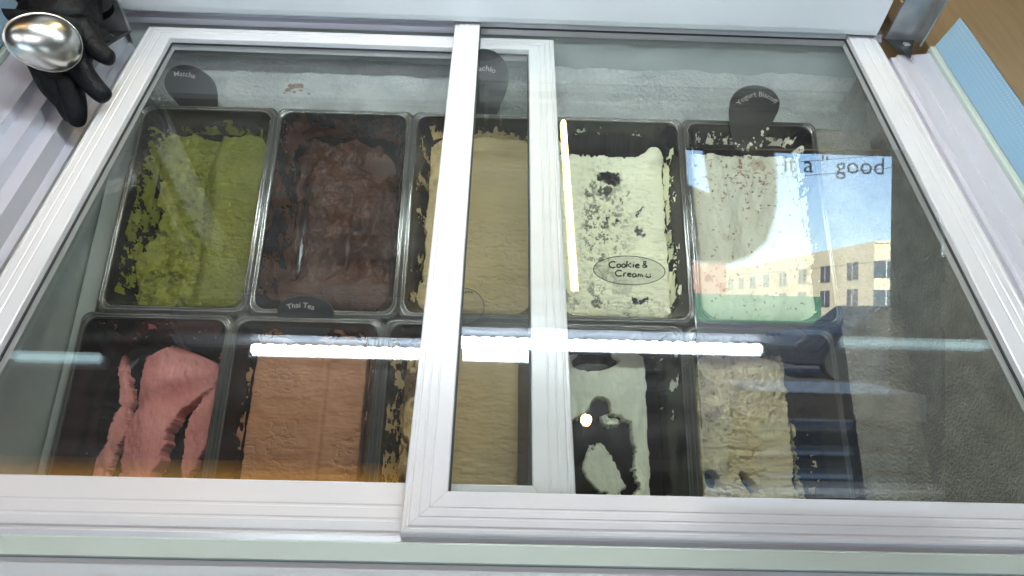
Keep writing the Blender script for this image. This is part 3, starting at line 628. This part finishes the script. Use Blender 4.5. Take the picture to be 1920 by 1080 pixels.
def stroke(put, pts, r, lift): return [put(x, y, lift) for x, y in pts]
def oval_sign(label, cx, cyy, rx, ry, tilt, depth, strokes, stem):
    pts = []
    for k in range(40):
        a = 2*math.pi*k/40; x, y = rx*math.cos(a), ry*math.sin(a); pts.append((cx+x*math.cos(tilt)-y*math.sin(tilt), cyy+x*math.sin(tilt)+y*math.cos(tilt)))
    t, put = plate('oval_flavour_sign', label, pts, depth-.004, depth+.004, 'flavour sign', M['clear'], .0012, 'clear oval signs')
    b = MB(); b.tube([put(x, y, .0) for x, y in pts]+[put(*pts[0], 0)], .00042, 6, False); b.build('edge', M['dark'], t)
    b = MB()
    for s in strokes: b.tube([put(x, y, .0006) for x, y in s], .0008, 5)
    if strokes: b.build('handwriting', M['ink'], t)
    if stem:
        b = MB(); b.prism([put(*p, -.0014) for p in stem], np.array([0, 0, -.001])); b.build('stem', M['clear'], t)
def ell(cx, cyy, rx, ry, a0, a1, n=10): return [(cx+rx*math.cos(rad(a0+(a1-a0)*k/n)), cyy+ry*math.sin(rad(a0+(a1-a0)*k/n))) for k in range(n+1)]
hw = [ell(1149, 496, 7, 6, -50, -310), ell(1160, 498, 3.5, 3, 0, 360), ell(1169, 498, 3.5, 3, 0, 360), [(1176, 489), (1174, 501)], [(1183, 493), (1176, 497), (1183, 501)],
      [(1188, 495), (1187, 501)], [(1188.6, 491.2), (1188.4, 492)], [(1191, 499), (1197, 497.5)]+ell(1195, 498.5, 3.8, 3.4, -20, -330),
      [(1213, 501), (1207, 494), (1207, 490.5), (1211, 490), (1211, 493.5), (1205, 498), (1206, 501), (1210, 501), (1213, 497)],
      ell(1161, 512, 7, 5.5, -50, -310), [(1169, 518), (1170, 512), (1174, 511.5)], [(1176, 515.5), (1182, 513.8)]+ell(1180, 515, 3.6, 3.2, -20, -330), ell(1189, 516, 3.4, 3, 0, 360)+[(1193, 519)],
      [(1196, 519), (1197, 513), (1197.6, 515), (1200, 513.5), (1200.6, 518.5), (1203, 514), (1205, 519)], [(1212, 513), (1212, 514.4)], [(1219, 513), (1219, 514.4)], ell(1215.5, 516.2, 5, 3.2, 15, 165)]
oval_sign('clear oval sign with handwritten Cookie and Cream and a smile', 1180, 507, 67, 27, .04, .752, hw, [(1150, 528), (1190, 532), (1180, 556), (1148, 552)])
oval_sign('clear oval sign with faint scribble at the pistachio pan', 868, 574, 40, 34, .1, .75, [[(872, 550), (874, 545), (876, 550), (879, 545), (881, 550), (884, 546), (886, 550)]], None)
oval_sign('clear oval sign on the beige speckled ice cream', 1455, 628, 60, 18, .03, .765, [[(1436, 628), (1437, 620), (1442, 623), (1437, 625), (1442, 628), (1436, 628)], [(1447, 623), (1446, 629)], ell(1453, 626, 3, 3, -60, -300), ell(1461, 626, 3, 3, -60, -300)], None)

# ------------------------------------------------------------------ gloved hand and scoop
def skin(name, chains, material, parent=None, sub=2):
    v, e, r = [], [], []; index = {}
    for ch in chains:
        prev = None
        for p, rr in ch:
            k = tuple(np.round(p, 5))
            if k not in index: index[k] = len(v); v.append(tuple(map(float, p))); r.append(rr)
            if prev is not None and prev != index[k]: e.append((prev, index[k]))
            prev = index[k]
    m = D.meshes.new(name); m.from_pydata(v, e, []); m.materials.append(material); o = D.objects.new(name, m); COL.objects.link(o)
    s = o.modifiers.new('skin', 'SKIN'); s.use_smooth_shade = True
    for q, rr in zip(m.skin_vertices[0].data, r): q.radius = (rr, rr) if not hasattr(rr, '__len__') else rr
    m.skin_vertices[0].data[0].use_root = True
    u = o.modifiers.new('sub', 'SUBSURF'); u.levels = sub; u.render_levels = sub
    if parent is not None: o.parent = parent; o.matrix_parent_inverse = Matrix.Translation(parent.location).inverted()
    return o
def hp(x, y, d): return P(x, y, d)
DH = .735
wr, pc, kn = (hp(120, -60, DH+.01), .036), (hp(118, 15, DH), .040), (hp(122, 85, DH), .036)
chains = [[(hp(116, -900, DH+.02), .045), (hp(118, -420, DH+.02), .040), (hp(120, -160, DH+.015), .033), wr, pc, kn],
          [pc, (hp(150, 55, DH-.005), .018), (hp(180, 92, DH-.008), .0115), (hp(200, 108, DH-.008), .0098), (hp(217, 110, DH-.006), .0078)],
          [kn, (hp(150, 125, DH-.004), .015), (hp(172, 158, DH-.008), .0118), (hp(192, 178, DH-.006), .0105), (hp(206, 188, DH), .0085)],
          [kn, (hp(128, 145, DH+.002), .017), (hp(138, 185, DH), .0135), (hp(144, 218, DH+.004), .0110), (hp(146, 240, DH+.01), .0075)],
          [kn, (hp(104, 140, DH+.006), .016), (hp(118, 180, DH+.008), .0125), (hp(132, 212, DH+.012), .0105), (hp(140, 230, DH+.018), .008)],
          [kn, (hp(78, 112, DH+.004), .020), (hp(104, 150, DH+.006), .022), (hp(130, 182, DH+.008), .0185), (hp(142, 214, DH+.010), .0125), (hp(146, 236, DH+.012), .008)],
          [kn, (hp(82, 128, DH+.008), .014), (hp(94, 158, DH+.012), .0105), (hp(110, 184, DH+.016), .009), (hp(122, 204, DH+.02), .0075)]]
pt = thing('person', "server's arm reaching in with a black nitrile glove holding a steel scoop", 'person', tuple(hp(118, 15, DH)))
skin('gloved_arm', chains, M['glove'], pt)
b = MB(); b.tube([hp(120, 2-14*k, DH+.001+.0012*k) for k in (0, .3, .7, 1)], [.0455, .0470, .0470, .0445], 28, False); b.build('glove_cuff', M['glove'], pt, smooth=True)
sc_ = thing('ice_cream_scoop', 'shiny steel ice cream scoop held in the black glove', 'scoop', tuple(hp(92, 82, .655)))
c0 = hp(91, 80, .690); ax = EYE-c0; ax /= np.linalg.norm(ax); ax = ax+.25*np.array([.8, .35, 0]); ax /= np.linalg.norm(ax)
e1 = np.cross(ax, [0, 1.0, .2]); e1 /= np.linalg.norm(e1); e2 = np.cross(ax, e1)
ca, sa_ = math.cos(.45), math.sin(.45); e1, e2 = e1*ca+e2*sa_, -e1*sa_+e2*ca
v = []; f = []; nr, ns = 14, 40; A_, B_, H_ = .0320, .0262, .022
for shell, (k1, lift) in enumerate(((1, 0), (.955, -.0012))):
    for j in range(nr+1):
        ph = math.pi/2*j/nr
        for i in range(ns):
            th = 2*math.pi*i/ns; rr = math.sin(ph); tear = 1+.12*math.cos(th)
            v.append(c0+e1*(A_*k1*rr*math.cos(th)*tear)+e2*(B_*k1*rr*math.sin(th))+ax*(H_*k1*math.cos(ph)+lift))
o_ = (nr+1)*ns
for s in (0, 1):
    for j in range(nr):
        for i in range(ns):
            q = (s*o_+j*ns+i, s*o_+j*ns+(i+1) % ns, s*o_+(j+1)*ns+(i+1) % ns, s*o_+(j+1)*ns+i); f.append(q if s == 0 else q[::-1])
for i in range(ns): f.append((nr*ns+i, nr*ns+(i+1) % ns, o_+nr*ns+(i+1) % ns, o_+nr*ns+i))
mesh('bowl', v, f, M['steel'], sc_, smooth=True)
b = MB(); ring = [c0+e1*(A_*1.01*math.cos(a)*(1+.12*math.cos(a)))+e2*(B_*1.01*math.sin(a)) for a in np.linspace(0, 2*math.pi, 49)]; b.tube(ring, .0012, 8, False); b.build('bowl_lip', M['steel'], sc_, smooth=True)
b = MB(); b.tube([c0-ax*.004+e1*.01, hp(108, 62, DH-.030), hp(114, 40, DH-.012), hp(122, 0, DH+.012)], [.006, .0075, .009, .009], 14); b.build('handle', M['steel'], sc_, smooth=True)

# ------------------------------------------------------------------ small front glass that mirrors the street
s1 = np.dot(pane_hit(1500, 282)[0]-PANE0, PANE_UP)
xl = pane_hit(1290, 560)[0][0]
fg = thing('front_glass', 'slanted clear front glass mirroring blue sky and cream building', 'glass panel', (xl, .184, 0))
lift = PANE_UP*.001
pq = [pane_hit(*q)[0] for q in ((1324, 934), (1772, 934), (1772, 425), (1700, 284), (1288, 281))]
b = MB(); b.prism(pq, -PANE_N*.004); b.build('glass_sheet', M['pane'], fg)

# ------------------------------------------------------------------ shop shell
def struct(name, b, m): return b.build(name, m, None, kind='structure')
win = pane_mirror(1766, 430, 4.0); hd = pane_mirror(1600, 282, 4.0); XJ, ZH = win[0], hd[2]
struct('shop_floor', MB().box((-3, -4, -1.10), (2.6, 3.4, -1.0)), M['floor'])
struct('shop_ceiling', MB().box((-3.2, -4.2, 1.70), (2.8, 3.6, 1.85)), M['ceiling'])
def wall(label, a, c, m=None):
    o = MB().box(a, c).build('shop_wall', m or M['wall']); return tag(o, label, 'wall')
wall('dark wall behind the serving side', (-3, 3.4, -1.0), (2.6, 3.6, 1.70))
wall('dark side wall left of the freezer', (-3.2, -4, -1.0), (-3, 3.4, 1.70))
wall('dark side wall right of the freezer', (2.6, -4, -1.0), (2.8, 3.4, 1.70))
wall('wall pier right of the shop window', (XJ, -4.15, -1.0), (2.8, -4.0, ZH))
wall('wall band above the shop window', (-3.2, -4.15, ZH), (2.8, -4.0, 1.70))
for x in (-1.6, .2):  # unseen emissive panels added behind the camera for soft top light
    t = thing('added_fill_panel', 'added square fill light panel '+('left of' if x < 0 else 'above')+' the customer', 'added fill light', (x, -1.2, 1.66), 'added fill light panels')
    MB().box((x-.7, -2.1, 1.66), (x+.7, -.5, 1.69)).build('diffuser', M['panel'], t)
    b = MB()
    for a, c in (((x-.73, -2.13), (x+.73, -2.1)), ((x-.73, -.5), (x+.73, -.47)), ((x-.73, -2.1), (x-.7, -.5)), ((x+.7, -2.1), (x+.73, -.5))): b.box((*a, 1.65), (*c, 1.70))
    b.build('trim', M['ledbody'], t)
sw = thing('shop_window', 'wide shop window with grey slogan lettering', 'window', (0, -4.05, -.9))
MB().box((-3, -4.075, -.95), (XJ, -4.068, ZH)).build('glass_pane', M['window'], sw)
tl_ = pane_mirror(1562, 308, 4.06)
def wt(x, y): return (tl_[0]+x, -4.066, tl_[2]-.06+y)
text_mesh('make it a " good day "', 0.166, wt, mat('grey_vinyl', (.34, .39, .42, 1), .6), sw)

# lamps that the lids mirror
a, c = lid_mirror(1056, 232, .95), lid_mirror(1078, 546, .95)
t = thing('warm_light_tube', 'warm yellow light tube mirrored across the cookie ice cream', 'light tube', tuple((a+c)/2))
MB().tube([a, c], .0105, 12).build('tube', M['warm'], t); MB().tube([a-np.array([0, 0, .008]), c-np.array([0, 0, .008])], .0062, 10).build('bright_core', M['warmcore'], t)
for q in (a, c): MB().tube([q, q+np.array([0, 0, 1.70-.95])], .004, 6).build('hanger', M['dark'], t)
def bulb(px, py, z, r, label):
    p = lid_mirror(px, py, z); t = thing('pendant_bulb', label, 'pendant bulb', tuple(p), 'small warm pendant bulbs')
    pts = [(0, -r), (r*.6, -r*.85), (r, -r*.2), (r*.92, r*.35), (r*.5, r*1.0), (r*.4, r*1.3)]; v = []; n = 14
    for q, z_ in pts: v += [(p[0]+max(q, .0003)*math.cos(2*math.pi*k/n), p[1]+max(q, .0003)*math.sin(2*math.pi*k/n), p[2]+z_) for k in range(n)]
    f = [(j*n+k, j*n+(k+1) % n, (j+1)*n+(k+1) % n, (j+1)*n+k) for j in range(len(pts)-1) for k in range(n)]
    mesh('glass_bulb', v, f, M['bulb'], t, smooth=True)
    b = MB(); b.tube([p+np.array([0, 0, r*1.2]), p+np.array([0, 0, r*2.2])], r*.45, 10); b.tube([p+np.array([0, 0, r*2.1]), np.array([p[0], p[1], 1.70])], .002, 6); b.build('cap_and_cord', M['dark'], t)
bulb(1099, 787, 1.30, .016, 'small warm bulb mirrored in the dug out pan')
bulb(1243, 153, .55, .006, 'small warm bulb mirrored on the far frosted shelf')
a, c = lid_mirror(-60, 852, 1.2, ZL-.009), lid_mirror(752, 852, 1.2, ZL-.009); a2 = lid_mirror(300, 912, 1.2, ZL-.009)
t = thing('amber_light_strip', 'amber light strip mirrored along the near edge of the left lid', 'light strip', (c[0], c[1], 1.2))
b = MB(); n_ = 12; fade = []
for k in range(n_):
    y0_, y1_ = a2[1]+(a[1]-a2[1])*k/n_, a2[1]+(a[1]-a2[1])*(k+1)/n_; b.box((a[0], y0_, 1.2), (c[0], y1_, 1.215)); e0, e1_ = (1-k/n_)**1.6, (1-(k+1)/n_)**1.6
    fade += [e0, e0, e1_, e1_]*2
b.build('diffuser', M['amber'], t, attr=fade, kind='stuff'); MB().box((a[0], a2[1]+.02, 1.2155), (c[0], a[1]-.01, 1.70)).build('mount', M['dark'], t)
for px0_, px1_, py_, lb in ((205, 740, 936, 'long warm light tube mirrored on the near left bar'), (-220, 130, 930, 'warm light tube at the far left over the near bar')):
    a, c = lid_mirror(px0_, py_, 1.1, ZL), lid_mirror(px1_, py_+4, 1.1, ZL); t = thing('warm_light_tube', lb, 'light tube', tuple((a+c)/2), 'warm tubes over the near bars')
    MB().tube([a, c], .010, 10).build('tube', M['warmdim'], t)
    for q in (a, c): MB().tube([q, np.array([q[0], q[1], 1.70])], .003, 6).build('hanger', M['dark'], t)
for k, (px_, py_) in enumerate(((330, 955), (770, 950), (1010, 968), (1265, 975))):
    p = lid_mirror(px_, py_, 1.15, 0); t = thing('pendant_bulb', ('warm pendant bulb hanging over the left lid bar', 'warm pendant bulb hanging over the crossing of the two lids', 'warm pendant bulb hanging right of the crossing of the lids', 'warm pendant bulb hanging furthest right over the near bar')[k], 'pendant bulb', tuple(p), 'warm bulbs over the near lid bars')
    v = []; n = 14; pr_ = [(0, -.03), (.018, -.025), (.03, -.006), (.027, .01), (.015, .03), (.012, .04)]
    for q, z_ in pr_: v += [(p[0]+max(q, .0003)*math.cos(2*math.pi*j/n), p[1]+max(q, .0003)*math.sin(2*math.pi*j/n), p[2]+z_) for j in range(n)]
    mesh('glass_bulb', v, [(j*n+i, j*n+(i+1) % n, (j+1)*n+(i+1) % n, (j+1)*n+i) for j in range(len(pr_)-1) for i in range(n)], M['bulbdim'], t, smooth=True)
    b = MB(); b.tube([p+np.array([0, 0, .036]), p+np.array([0, 0, .07]), p+np.array([0, 0, .072]), np.array([p[0], p[1], 1.70])], [.014, .014, .002, .002], 8); b.build('cap_and_cord', M['dark'], t)

# hanging cabinet over the serving side: its pale door frame is mirrored faintly in the upper lid
def lid_mirror_y(px, py, y):
    d = ray(px, py); p = EYE+d*(y/d[1]); p[2] = -.018-p[2]; return p
q0, q1 = lid_mirror_y(908, 155, 2.75), lid_mirror_y(1425, 420, 2.75); X0, X1, Z0, Z1 = q0[0], q1[0]+.12, q0[2], min(q1[2], 1.66)
t = thing('hanging_cabinet', 'dark hanging cabinet with pale door frame mirrored in the upper lid', 'cabinet', ((X0+X1)/2, 2.75, Z0))
MB().box((X0, 2.752, Z0), (X1, 3.1, Z1)).build('body', M['wall'], t); b = MB()
for a_, c_ in (((X0, Z0), (X1, Z0+.020)), ((X0, Z0+.075), (X1, Z0+.084)), ((X0, Z0+.0205), (X0+.020, Z1)), ((X0+.075, Z0+.0845), (X0+.084, Z1))): MB().box((a_[0], 2.73, a_[1]), (c_[0], 2.7518, c_[1])).build('frame_strip', M['ledbody'], t)
for x in (X0+.1, X1-.1): MB().tube([(x, 2.9, min(Z1, 1.69)), (x, 2.9, 1.70)], .008, 8).build('hanger', M['dark'], t)

# ------------------------------------------------------------------ customer with the phone, mirrored as a dark outline
M['coat'] = mat('dark_jacket', (.02, .022, .028, 1), .8); M['skin'] = mat('skin', (.35, .20, .14, 1), .5); M['hair'] = mat('dark_hair', (.012, .01, .01, 1), .6)
cp = thing('person', 'customer in a dark jacket holding up a phone, mirrored in the front glass', 'person', (-.16, -.38, -1.0))
bx, by = -.16, -.38
V3 = lambda *p: np.array(p, float)
pel = (V3(bx, by, -.08), (.15, .11)); chest = (V3(bx, by+.01, .26), (.17, .12)); neck = (V3(bx, by+.01, .45), .055)
ch = [[pel, (V3(bx, by, .08), (.145, .105)), chest, (V3(bx, by+.01, .40), (.11, .08)), neck, (V3(bx, by+.03, .54), .075), (V3(bx, by+.035, .62), .095), (V3(bx, by+.03, .69), .075)]]
elb = pane_mirror(1405, 452, .26)
ch.append([chest, (V3(bx+.17, by+.01, .33), .065), ((V3(bx+.17, by, .33)+elb)/2, .058), (elb, .052), (V3(elb[0]-.06, -.14, .35), .042), (V3(.075, -.06, .44), .030), (V3(.06, -.045, .462), .022)])
ch.append([chest, (V3(bx-.19, by+.01, .34), .062), (V3(bx-.24, by+.08, .16), .052), (V3(bx-.05, -.17, .35), .040), (V3(-.10, -.06, .44), .028), (V3(-.085, -.045, .46), .022)])
for s in (-1, 1): ch.append([pel, (V3(bx+s*.10, by, -.18), .095), (V3(bx+s*.11, by+.02, -.52), .07), (V3(bx+s*.115, by, -.92), .045), (V3(bx+s*.12, by+.10, -.96), .038)])
skin('body', ch, M['coat'], cp)
ph = thing('phone', 'black phone held by the customer', 'phone', (-.01, -.04, .46))
b = MB(); pc_ = [EYE+RW@np.array([x, y, -.012]) for x, y in ((-.085, -.034), (.075, -.034), (.075, .042), (-.085, .042))]; b.prism(pc_, -RW[:, 2]*.008); b.build('case', M['dark'], ph, bevel=.003)

# ------------------------------------------------------------------ street mirrored in the front glass
street = struct('street', MB().box((-400, -600, -1.35), (400, -4.2, -1.05)), mat('asphalt', (.05, .05, .055, 1), .85, noise=((.035, .035, .04, 1), 3, .3, .7)))
M['whitetop'] = mat('white_laminate', (.75, .76, .78, 1), .4)
M['cream'] = mat('cream_render', (.86, .78, .56, 1), .8, noise=((.82, .73, .50, 1), .5, .3, .7)); M['pane_dark'] = mat('dark_window', (.06, .10, .14, 1), .2)
M['pinkwall'] = mat('red_wall', (.42, .27, .22, 1), .8); M['greenwall'] = mat('green_hoarding', (.05, .17, .11, 1), .7)
def topz(px, py, dd): return pane_mirror(px, py, dd)
A3, B3, C3 = topz(1790, 456, 76), topz(1640, 456, 80), topz(1306, 512, 172)
ht = float(B3[2]); base = -1.05
bd = thing('cream_building', 'long cream three storey building mirrored in the front glass', 'building', (B3[0], B3[1], base))
def slab(a, c, z0, z1, th): 
    a, c = np.array(a), np.array(c); d = (c-a)/np.linalg.norm(c-a); n = np.array([-d[1], d[0]]); n = n if np.dot(n, (a+c)/2) > 0 else -n
    return [(a[0], a[1], z0), (c[0], c[1], z0), (c[0]+n[0]*th, c[1]+n[1]*th, z0), (a[0]+n[0]*th, a[1]+n[1]*th, z0)], (0, 0, z1-z0)
for a, c, z1 in ((B3[:2], A3[:2], ht), (C3[:2], B3[:2], ht)):
    b = MB(); b.prism(*slab(a, c, base, z1, 12)); b.build('wall', M['cream'], bd)
    a2, c2 = np.array(a)+(0, .15), np.array(c)+(0, .15); b = MB(); b.prism(*slab(a2, c2, z1, z1+.25, 12)); b.build('parapet', M['cream'], bd)
def wins(a, c, ts, wid, zs, hgt):
    a, c = np.array(a), np.array(c); L_ = np.linalg.norm(c-a); d = (c-a)/L_; n = np.array([-d[1], d[0]]); n = n if np.dot(n, (a+c)/2) < 0 else -n
    for t_ in ts:
        for z in zs:
            p = a+d*(t_*L_-wid/2)+n*.03; q = p+d*wid
            b = MB(); b.prism([(p[0], p[1], z), (q[0], q[1], z), (q[0], q[1], z+hgt), (p[0], p[1], z+hgt)], (n[0]*.06, n[1]*.06, 0)); wo = b.build('window', M['pane_dark'], bd); m_ = p+d*wid*.5; mb_ = MB(); mb_.prism([(m_[0]-d[0]*.05, m_[1]-d[1]*.05, z), (m_[0]+d[0]*.05, m_[1]+d[1]*.05, z), (m_[0]+d[0]*.05, m_[1]+d[1]*.05, z+hgt), (m_[0]-d[0]*.05, m_[1]-d[1]*.05, z+hgt)], (n[0]*.09, n[1]*.09, 0)); mb_.build('mullion', M['whitetop'], wo)
wins(B3[:2], A3[:2], (.16,), 2.6, (1.2, 4.5), 1.9); wins(B3[:2], A3[:2], (.68,), 3.0, (2.6, 5.2), .9)
wins(C3[:2], B3[:2], (.06, .13, .20, .27, .34, .42, .5, .58, .67, .76, .85, .94), 3.0, (1.2, 4.5), 2.1)
rb = topz(1330, 492, 120); MBb = MB(); MBb.box((rb[0]-9, rb[1]-6, base), (rb[0]+3, rb[1], rb[2])); tag(MBb.build('low_red_building', M['pinkwall']), 'low red building left of the cream one', 'building')
gw0, gw1 = topz(1290, 550, 84), topz(1540, 550, 84); b = MB(); b.box((gw0[0]-8, gw0[1]-.3, base), (gw1[0], gw0[1], gw0[2])); tag(b.build('green_fence', M['greenwall']), 'green hoarding in front of the buildings', 'fence')
# parked car, its roof and windows just under the facade
def car():
    p0, p1 = topz(1480, 590, 12), topz(1900, 590, 12); L_ = 4.3; x0 = topz(1490, 590, 12)[0]; z0 = -1.05
    t = thing('parked_car', 'dark blue car parked across the street', 'car', (x0+2, -12, z0))
    M['navy'] = mat('navy_paint', (.012, .016, .026, 1), .4, coat=.0); M['carglass'] = mat('car_glass', (.03, .035, .04, 1), .1)
    prof = [(0, .25), (0, .62), (.15, .78), (.95, .88), (1.55, 1.36), (2.9, 1.40), (3.6, .95), (4.2, .88), (4.3, .6), (4.3, .25)]
    b = MB(); b.prism([(x0+a, -12, z0+h) for a, h in prof], (0, -1.7, 0)); b.build('body', M['navy'], t, bevel=.04)
    b = MB(); b.prism([(x0+a, -11.99, z0+h) for a, h in ((1.2, .92), (1.68, 1.30), (2.82, 1.33), (3.35, .94))], (0, .01, 0)); b.build('side_window', M['carglass'], t)
    for wx in (.85, 3.45):
        b = MB(); b.tube([(x0+wx, -11.95, z0+.31), (x0+wx, -12.2, z0+.31)], .31, 20); b.build('wheel', M['gasket'], t)
car()
# white topped bench with blue slats on the pavement
q0, q1 = topz(1412, 760, 1.9), topz(1738, 760, 1.9); zt = topz(1570, 738, 1.9)[2]; zb = topz(1570, 788, 1.9)[2]
t = thing('slatted_bench', 'white topped stool bench with blue slats behind the customer', 'bench', ((q0[0]+q1[0])/2, -1.9, -1.0))
M['blueslat'] = mat('blue_slat', (.10, .22, .42, 1), .4)
MB().box((q0[0], -2.3, zb), (q1[0], -1.9, zt)).build('top', M['whitetop'], t)
for k in range(3):
    z = zb-.05-.085*k; MB().box((q0[0]+.05, -2.0, z-.05), (q1[0]-.05, -1.93, z)).build('slat', M['blueslat'], t)
for x in (q0[0]+.06, q1[0]-.06):
    MB().box((x-.03, -2.25, -1.0), (x+.03, -2.02, zb-.001)).build('leg', M['dark'], t)
# overhead cables
b = MB()
for (xa, ya, xb, yb, dd) in ((1300, 310, 1800, 275, 25), (1300, 338, 1800, 300, 25), (1300, 520, 1800, 470, 30)):
    a, c = pane_mirror(xa, ya, dd), pane_mirror(xb, yb, dd-8); b.tube([a+(c-a)*k/8-np.array([0, 0, .12*math.sin(math.pi*k/8)]) for k in range(9)], .010, 6)
tag(b.build('overhead_cables', M['ink']), 'thin black overhead cables crossing the sky', 'cables')
